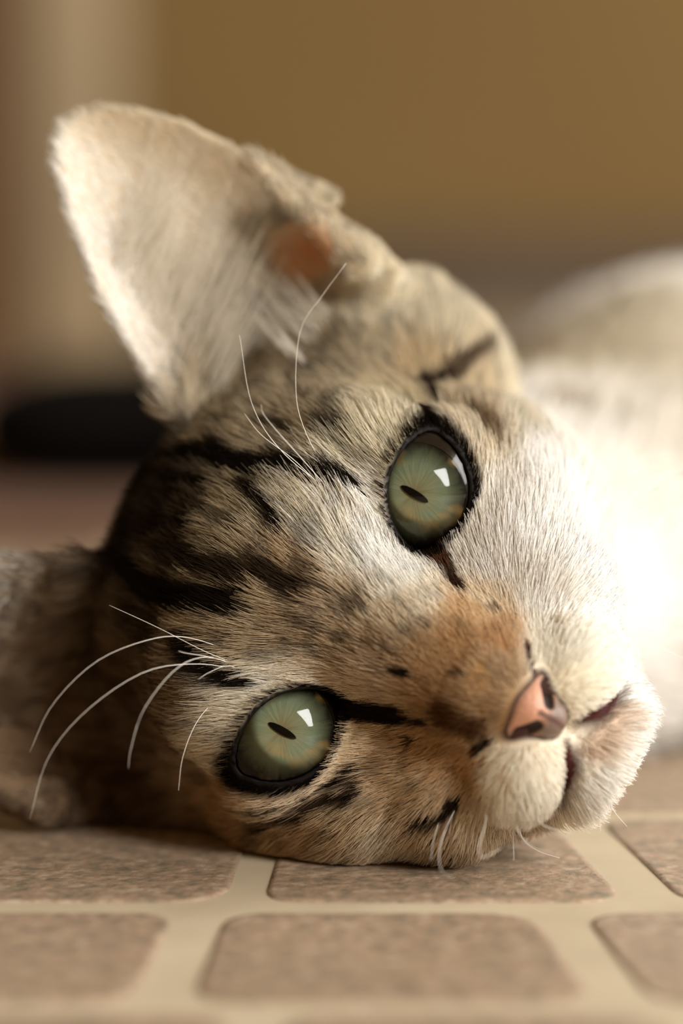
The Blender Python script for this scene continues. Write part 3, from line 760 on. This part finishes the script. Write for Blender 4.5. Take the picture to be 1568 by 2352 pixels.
def lathe(prof, n=64):
    V = []; F_ = []
    for r_, z_ in prof:
        V += [(r_*math.cos(2*math.pi*i/n), r_*math.sin(2*math.pi*i/n), z_) for i in range(n)]
    for k in range(len(prof)-1):
        for i in range(n):
            j = (i+1) % n; F_.append((k*n+i, k*n+j, (k+1)*n+j, (k+1)*n+i))
    return V, F_
def make_eye(side, gaze_off):
    c = EYE_C*np.array([side, 1, 1])
    view = w2h(CAM_P[None])[0]-c; view /= np.linalg.norm(view)
    gz = view+np.array(gaze_off); gz /= np.linalg.norm(gz)
    up = np.array([0, 0, 1.0]); xx = np.cross(up, gz); xx /= np.linalg.norm(xx); yy = np.cross(gz, xx)
    Rm = HEAD_M @ np.stack([xx, yy, gz], 1)
    M = Matrix([list(Rm[i])+[((h2w(c[None])[0]-CAT_O)*CM)[i]] for i in range(3)]+[[0, 0, 0, 1]])
    # eyeball: a sphere open where the iris lies
    pr = [(0.985*math.sin(t)*CM, 0.985*math.cos(t)*CM) for t in np.linspace(math.radians(46), math.pi-0.01, 30)]
    V, F_ = lathe(pr); eye = mesh_obj('eye', V, [tuple(reversed(f)) for f in F_], m_ball, cat); eye.matrix_local = M
    V, F_ = lathe([(0.72*t*CM, (0.675-0.03*(1-t))*CM) for t in np.linspace(1, 0.02, 14)]); mesh_obj('iris', V, F_, m_iris, eye)
    # slit pupil along the head's vertical
    n = 24; a, bq = 0.215, 0.052
    pts = [(bq*math.sin(math.pi*i/n)*CM, a*math.cos(math.pi*i/n)*CM) for i in range(n+1)]
    pts += [(-x, -y_) for x, y_ in pts[1:-1]]
    V = [(x, y_, 0.672*CM) for x, y_ in pts]+[(x*1.0, y_, 0.655*CM) for x, y_ in pts]; L = len(pts)
    Fp = [tuple(range(L))[::-1]]+[(i, (i+1) % L, L+(i+1) % L, L+i) for i in range(L)]
    mesh_obj('pupil', V, Fp, m_pupil, eye, smooth=False)
    pr = [(1.0*math.sin(t)*CM, 1.0*math.cos(t)*CM) for t in np.linspace(0.005, math.radians(58), 26)]
    V, F_ = lathe(pr); mesh_obj('cornea', V, [tuple(reversed(f)) for f in F_], m_cornea, eye)
    return eye
make_eye(-1, (0.09, 0, 0.06)); make_eye(1, (0.02, 0, 0.02))

# ---------------------------------------------------------------- nose leather
Vn, Fn = surface_nets(nose_sdf, np.arange(-.8, .81, .03), np.arange(.7, 1.81, .03), np.arange(-2.95, -1.85, .03))
ax_ = np.abs(Vn[:, 0])
no = np.minimum(cap(ax_, Vn[:, 1], Vn[:, 2], (0.17, 1.62, -2.50), (0.35, 1.48, -2.40), 0.06, 0.100), cap(ax_, Vn[:, 1], Vn[:, 2], (0.35, 1.48, -2.40), (0.60, 1.14, -2.46), 0.100, 0.07))
nc = np.tile(s2l((200, 148, 120)), (len(Vn), 1))
def mixin(nc, k, c): return nc*(1-k[:, None])+s2l(c)*k[:, None]
nc = mixin(nc, np.clip((-2.50-Vn[:, 2])/0.12, 0, 1), (122, 102, 90))
nc = mixin(nc, np.clip((Vn[:, 2]+2.20+0.12*(ax_/.5)**2)/0.14, 0, 1), (104, 84, 70))
nc = mixin(nc, np.clip((ax_-.36)/.14, 0, 1), (118, 98, 82))
nc = mixin(nc, np.clip((0.06-ax_)/.05, 0, 1)*(Vn[:, 2] < -2.4), (86, 52, 42))
nc = mixin(nc, np.clip((0.05-no)/.04, 0, 1), (34, 16, 12))
m_nose, nt, b = new_mat('nose_leather'); at = N(nt, 'ShaderNodeAttribute'); at.attribute_name = 'Col'
nt.links.new(at.outputs['Color'], b.inputs['Base Color']); b.inputs['Roughness'].default_value = 0.45
b.inputs['Subsurface Weight'].default_value = 0.3; b.inputs['Subsurface Radius'].default_value = (1, .4, .25); b.inputs['Subsurface Scale'].default_value = 0.002
tn = N(nt, 'ShaderNodeTexVoronoi'); tn.inputs['Scale'].default_value = 1500; tco = N(nt, 'ShaderNodeTexCoord'); nt.links.new(tco.outputs['Object'], tn.inputs['Vector'])
bu = N(nt, 'ShaderNodeBump'); bu.inputs['Strength'].default_value = 0.4; bu.inputs['Distance'].default_value = 0.0002; nt.links.new(tn.outputs['Distance'], bu.inputs['Height']); nt.links.new(bu.outputs[0], b.inputs['Normal'])
nose = mesh_obj('nose', h2o(Vn), Fn, m_nose, cat); nose['label'] = 'pink and grey nose leather'
ca = nose.data.color_attributes.new('Col', 'FLOAT_COLOR', 'POINT')
ca.data.foreach_set('color', np.concatenate([nc, np.ones((len(Vn), 1))], 1).astype(np.float32).ravel())
# ================================================================ fur
tri = np.concatenate([F[:, [0, 1, 2]], F[:, [0, 2, 3]]])
TA, TB, TC = P[tri[:, 0]], P[tri[:, 1]], P[tri[:, 2]]
t_area = 0.5*np.linalg.norm(np.cross(TB-TA, TC-TA), axis=1); t_c = (TA+TB+TC)/3
def density(p, n):
    ax = np.abs(p[:, 0])
    face = 1/(1+np.exp((-(p[:, 1]+5.0))/0.5))
    d = 1500*face+110*(1-face)
    facing = np.clip(0.35+n[:, 1]*1.3, 0.12, 1); d = d*np.where(face > .5, facing, 1)
    d = np.where((p[:, 1] < -14), 30, d)
    ap = eye_aperture(ax, p[:, 2])
    d = np.where((ap < 0.05) & (p[:, 1] > -1.7) & (ax > .8) & (ax < 3.2), 0, d)
    d = np.where(nose_solid(p[:, 0], p[:, 1], p[:, 2]) < 0.05, 0, d)
    d = np.where((mouth_line(ax, p[:, 1], p[:, 2]) < 0.035), 0, d)
    e_ = ear_weight(p); d = d*(1-0.1*e_)
    cn = np.linalg.norm((np.stack([ax, p[:, 1], p[:, 2]], 1)-np.array([4.2, -3.4, 2.85]))/np.array([.52, 1.0, .52]), axis=1)
    d = np.where(cn < 1, d*0.06, d)
    hgt = p@FLOOR_N+FLOOR_D
    d = np.where(hgt < 0.16, d*0.1, d)
    return d
w = t_area*density(t_c, sdf_grad(t_c.astype(np.float32)))
NH = int(w.sum()); print('hairs', NH)
pick = np.searchsorted(np.cumsum(w)/w.sum(), rng.random(NH)).clip(0, len(w)-1)
u, v = rng.random(NH), rng.random(NH); fl = u+v > 1; u[fl], v[fl] = 1-u[fl], 1-v[fl]
R0 = TA[pick]+(TB-TA)[pick]*u[:, None]+(TC-TA)[pick]*v[:, None]
def nrm(a): return a/(np.linalg.norm(a, axis=1, keepdims=True)+1e-9)
NOSE0 = np.array([0, 1.9, -2.25])
def flow(p, n):
    d = nrm(p-NOSE0)
    e_ = ear_weight(p)[:, None]
    sg = np.sign(p[:, :1])
    d = d*(1-e_)+np.concatenate([sg*0.25, 0*sg, np.ones_like(sg)], 1)*e_
    back = 1/(1+np.exp((p[:, 1]+7.0)/0.8))[:, None]
    d = d*(1-back)+np.array([-0.3, -0.9, -0.3])*back
    j = np.stack([vnoise(p, 1.3, k)-.5 for k in (11, 12, 13)], 1)*0.55
    d = d+j
    return nrm(d-(d*n).sum(1, keepdims=True)*n)
def length(p):
    ax = np.abs(p[:, 0])
    dn = np.linalg.norm(p-np.array([0, 1.5, -2.0]), axis=1)
    L = 0.20+0.44*np.clip((dn-0.9)/3.2, 0, 1)
    mid = np.clip(1-ax/1.0, 0, 1)*np.clip((1.0-p[:, 2])/1.5, 0, 1)
    L = L*(1-0.35*mid)
    ap = eye_aperture(ax, p[:, 2]); L = L*np.clip(0.16+ap/0.42, 0.16, 1)
    low = np.clip((-2.3-p[:, 2])/1.0, 0, 1); L = L+0.22*low*np.clip((ax-.3)/.5, 0, 1)+0.14*np.clip((-3.3-p[:, 2])/.3, 0, 1)
    e_ = ear_weight(p); L = L*(1-e_)+0.20*e_
    mlz = mouth_line(ax, p[:, 1], p[:, 2]); L = L*np.where(p[:, 2] < -2.7, np.clip(0.35+mlz/0.45, 0.35, 1), 1)
    crown = np.clip((p[:, 2]-2.2)/1.0, 0, 1)*(1-e_)*np.clip(1-(ax-2)/1.0, 0, 1); L = L+0.08*crown
    lat = np.clip((ax-3.3)/0.5, 0, 1)*np.clip((p[:, 2]-0.6)/0.8, 0, 1)*(1-e_); L = L*(1-lat)+0.15*lat
    back = np.clip((-4.8-p[:, 1])/2.0, 0, 1); L = L+0.5*back*(1-lat)
    return L
Rn = sdf_grad(R0.astype(np.float32)).astype(float)
R0 = R0-Rn*0.015
fl_ = flow(R0, Rn); Ln = length(R0)*rng.uniform(0.72, 1.2, NH)
hc, ha = coat(R0)
e_ = ear_weight(R0); inn = ear_inner(R0)
ax_ = np.abs(R0[:, 0]); ys_, t_ = ear_sheet(ax_, R0[:, 2])
ec = np.where(inn[:, None], s2l((238, 228, 206)), s2l((150, 128, 98)))
med = np.clip((3.6+0.25*(R0[:, 2]-4)-ax_)/1.2, 0, 1)[:, None]*inn[:, None]
ec = ec*(1-med)+s2l((246, 240, 228))*med
ek = e_*np.clip((R0[:, 2]-np.where(R0[:, 0] > 0, 3.95, 3.3)-0.9*(rng.random(NH)-.5))/1.1, 0, 1)**.7
latk = np.clip((ax_-3.9)/0.6, 0, 1)[:, None]*inn[:, None]
ec = ec*(1-0.8*latk)+s2l((210, 188, 152))*0.8*latk
hc = hc*(1-ek[:, None])+ec*ek[:, None]; ha = ha*(1-ek)+0.05*ek
# each hair: dark or light banded by the agouti strength
rnd = rng.random(NH); clump_r = vnoise(R0, 7.0, 21)
tone = 1+0.10*(rng.random(NH)-.5)*2
dark = ha*np.clip((clump_r-0.54)*5+(rnd-.5)*1.3, 0, 1)
lite = ha*np.clip((0.50-clump_r)*3+(rnd-.5)*1.2, 0, 1)
hc = 1-(1-hc)**1.7; hc = hc*0.80+0.20*hc.mean(1, keepdims=True)
hc = hc*np.where(R0[:, 1] < -6, 1.0, 1)[:, None]
hc = hc*tone[:, None]
hc = hc*(1-0.68*dark[:, None])
hc = hc*(1-0.45*lite[:, None])+s2l((226, 210, 180))*(0.45*lite[:, None])*np.clip(hc.max(1)*3.2, 0.12, 1)[:, None]
KP = 6
T = np.linspace(0, 1, KP)
# clumps: hairs lean towards a neighbour's tip
from mathutils import kdtree
ng = max(1, NH//20); gi_ = rng.choice(NH, ng, replace=False)
kd = kdtree.KDTree(ng)
for i, q in enumerate(R0[gi_]): kd.insert(q, i)
kd.balance()
near = np.array([kd.find(q)[1] for q in R0])
lift = 0.42+0.22*rng.random(NH); lift = np.where(ear_weight(R0) > .5, 0.3, lift)
def tipvec(fl_, Rn, Ln, li):
    return fl_*Ln[:, None]*0.92+Rn*(li*Ln*0.52)[:, None]
side = nrm(np.cross(fl_, Rn)); 
wob = (rng.random(NH)-.5)*0.36
base_tip = tipvec(nrm(fl_+side*wob[:, None]), Rn, Ln, lift)
gt = R0[gi_][near]+base_tip[gi_][near]
ck = 0.42*np.clip(1-np.linalg.norm(R0-R0[gi_][near], axis=1)/0.35, 0, 1)*(rng.random(NH)*0.7+0.3)
tip = R0+base_tip; tip = tip*(1-ck[:, None])+gt*ck[:, None]
mid = R0+fl_*(Ln*0.36)[:, None]+Rn*(lift*Ln*0.62)[:, None]
PT = (R0[:, None]*((1-T)**2)[None, :, None]+2*mid[:, None]*(T*(1-T))[None, :, None]+tip[:, None]*(T**2)[None, :, None])
RAD = (0.0050*(0.35+0.65*np.clip(1-T, 0, 1)**0.7))[None, :]*rng.uniform(.7, 1.25, NH)[:, None]
RAD = RAD*np.where(R0[:, 1] < -5.5, 2.6, 1)[:, None]
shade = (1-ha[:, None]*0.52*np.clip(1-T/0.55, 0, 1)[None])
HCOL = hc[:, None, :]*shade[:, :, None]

# ---- long white tufts that cross the ear opening
def tufts(n, seed):
    r = np.random.default_rng(seed); A = []; Cc = []
    for side in (-1, 1):
        z = r.uniform(2.9, 5.3, n); s_ = r.random(n)
        x = 1.75+(z-3.2)*0.42+s_*1.0
        y = ear_sheet(x, z)[0]+0.12
        L = r.uniform(0.8, 1.9, n)*(1.05-0.25*(z-2.9)/2.4)
        d = np.stack([0.95+0.3*(r.random(n)-.5), 0.50+0.3*(r.random(n)-.5), 0.12+0.5*(r.random(n)-.5)], 1)
        d = nrm(d); e = nrm(d+np.array([0.35, -0.45, 0.1])*r.uniform(.3, 1, n)[:, None])
        p0 = np.stack([x, y, z], 1)
        pts = p0[:, None]+d[:, None]*(L[:, None]*T[None]*0.5)[..., None]+e[:, None]*(L[:, None]*(T[None]**2)*0.5)[..., None]
        if side > 0: pts = pts[z > 4.1]
        pts[..., 0] *= side; A.append(pts)
        Cc.append(np.tile(s2l((238, 230, 214)), (len(pts), KP, 1))*r.uniform(.85, 1.02, (len(pts), 1, 1)))
    # white hair at the front foot of the ear
    for side in (-1,):
        m = n//2
        x = r.uniform(2.7, 3.7, m); z = r.uniform(1.9, 2.7, m); y = np.full(m, -1.5)
        q = np.stack([x, y, z], 1)
        for _ in range(25):
            q[:, 1] -= np.clip(sdf_pts(q.astype(np.float32)), -.2, .5)*0.7
        L = r.uniform(.5, 1.0, m); d = nrm(np.stack([0.25+0.4*(r.random(m)-.5), 0.45+0*x, 1.0+0*x], 1)); e = nrm(d+np.array([0.2, -0.7, .3]))
        pts = q[:, None]+d[:, None]*(L[:, None]*T[None]*0.5)[..., None]+e[:, None]*(L[:, None]*(T[None]**2)*0.5)[..., None]
        pts[..., 0] *= side; A.append(pts)
        Cc.append(np.tile(s2l((234, 226, 210)), (m, KP, 1))*r.uniform(.85, 1.02, (m, 1, 1)))
    return np.concatenate(A), np.concatenate(Cc)
TP, TCc = tufts(420, 5)
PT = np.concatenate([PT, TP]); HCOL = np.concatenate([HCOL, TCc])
RAD = np.concatenate([RAD, np.tile(0.0075*(0.25+0.75*(1-T)), (len(TP), 1))])
# keep every hair above the floor
H = PT@FLOOR_N+FLOOR_D; low = np.clip(0.075-H, 0, None); PT = PT+low[..., None]*FLOOR_N

m_fur = bpy.data.materials.new('cat_fur'); m_fur.use_nodes = True; nt = m_fur.node_tree; nt.nodes.clear()
out = N(nt, 'ShaderNodeOutputMaterial'); at = N(nt, 'ShaderNodeAttribute'); at.attribute_name = 'hair_colour'
di = N(nt, 'ShaderNodeBsdfDiffuse'); trl = N(nt, 'ShaderNodeBsdfTranslucent'); gh = N(nt, 'ShaderNodeBsdfHair')
gh.component = 'Reflection'; gh.inputs['RoughnessU'].default_value = 0.35; gh.inputs['RoughnessV'].default_value = 0.7
m1 = N(nt, 'ShaderNodeMixShader'); m1.inputs[0].default_value = 0.36; m2 = N(nt, 'ShaderNodeMixShader'); m2.inputs[0].default_value = 0.14
for n in (di, trl): nt.links.new(at.outputs['Color'], n.inputs['Color'])
nt.links.new(at.outputs['Color'], gh.inputs['Color'])
nt.links.new(di.outputs[0], m1.inputs[1]); nt.links.new(trl.outputs[0], m1.inputs[2]); nt.links.new(m1.outputs[0], m2.inputs[1]); nt.links.new(gh.outputs[0], m2.inputs[2])
nt.links.new(m2.outputs[0], out.inputs['Surface'])

def curves_obj(name, PT, RAD, HCOL, mat, parent):
    n, k = PT.shape[:2]
    hcv = bpy.data.hair_curves.new(name); hcv.add_curves([k]*n)
    hcv.attributes['position'].data.foreach_set('vector', h2o(PT.reshape(-1, 3)).astype(np.float32).ravel())
    ra = hcv.attributes.get('radius') or hcv.attributes.new('radius', 'FLOAT', 'POINT')
    ra.data.foreach_set('value', (RAD*CM).astype(np.float32).ravel())
    ca = hcv.attributes.new('hair_colour', 'FLOAT_COLOR', 'POINT')
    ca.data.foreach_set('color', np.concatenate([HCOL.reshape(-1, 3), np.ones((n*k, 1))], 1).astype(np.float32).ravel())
    hcv.materials.append(mat)
    o = bpy.data.objects.new(name, hcv); COL.objects.link(o); o.parent = parent
    return o
fur = curves_obj('fur', PT, RAD, HCOL, m_fur, cat); fur['kind'] = 'stuff'

# ---------------------------------------------------------------- whiskers
m_wh, nt, b = new_mat('whisker_white'); b.inputs['Base Color'].default_value = rgb(240, 234, 222); b.inputs['Roughness'].default_value = 0.35
def spline(pts, n=22):
    p = np.array(pts, float); p = np.concatenate([[2*p[0]-p[1]], p, [2*p[-1]-p[-2]]]); out = []
    m = len(p)-3
    for i in range(n+1):
        t = i/n*m; j = min(int(t), m-1); t -= j
        a, b_, c, d = p[j:j+4]
        out.append(0.5*(2*b_+(c-a)*t+(2*a-5*b_+4*c-d)*t*t+(3*b_-a-3*c+d)*t**3))
    return np.array(out)
for L in WHISKERS:
    p = h2o(spline(L)); n = len(p); V = []; F_ = []; K = 6
    p[:, 2] = np.maximum(p[:, 2], 0.0009)
    tg = np.gradient(p, axis=0); tg /= np.linalg.norm(tg, axis=1, keepdims=True)
    for i in range(n):
        r_ = 0.000055*(1-0.62*(i/(n-1)))
        a = np.cross(tg[i], [0.3, 0.2, 0.9]); a /= np.linalg.norm(a); c = np.cross(tg[i], a)
        V += [tuple(p[i]+r_*(a*math.cos(2*math.pi*q/K)+c*math.sin(2*math.pi*q/K))) for q in range(K)]
    for i in range(n-1):
        for q in range(K): F_.append((i*K+q, i*K+(q+1) % K, (i+1)*K+(q+1) % K, (i+1)*K+q))
    F_.append(tuple(range(K))[::-1]); F_.append(tuple(range((n-1)*K, n*K)))
    mesh_obj('whisker', V, F_, m_wh, cat)
# ================================================================ dark cushion behind the cat
m_cu = plain('black_fabric', (15, 12, 10), 1.0, (10, 8, 7), 40)
m_cu.node_tree.nodes['Principled BSDF'].inputs['Specular IOR Level'].default_value = 0.05
V = []; F_ = []; nu, nv = 40, 20
for j in range(nv+1):
    v_ = -math.pi/2+math.pi*j/nv
    for i in range(nu):
        u_ = 2*math.pi*i/nu
        f = lambda c, e: math.copysign(abs(c)**e, c)
        V.append((0.062*f(math.cos(v_), .6)*f(math.cos(u_), .55), 0.09*f(math.cos(v_), .6)*f(math.sin(u_), .55), 0.0155*f(math.sin(v_), .6)+0.0155))
for j in range(nv):
    for i in range(nu): F_.append((j*nu+i, j*nu+(i+1) % nu, (j+1)*nu+(i+1) % nu, (j+1)*nu+i))
cu = mesh_obj('cushion', V, F_, m_cu, loc=(-0.052, 0.91, 0.0066))
tag(cu, 'flat black cushion lying on the floor beyond the cat', 'cushion')
m_shade_sheet = plain('brown_floor_shade', (108, 78, 58), 1.0, (98, 70, 52), 60)
shade_sheet = bevel_box('shade_sheet', -0.95, -0.012, 0.74, 1.52, 0.0005, 0.006, m_shade_sheet, bev=0.0015)  # added thin sheet, its brown stands in for shade on the far floor
tag(shade_sheet, 'plain reddish brown sheet in place of shade on the floor under the black cushion', 'shade_sheet')
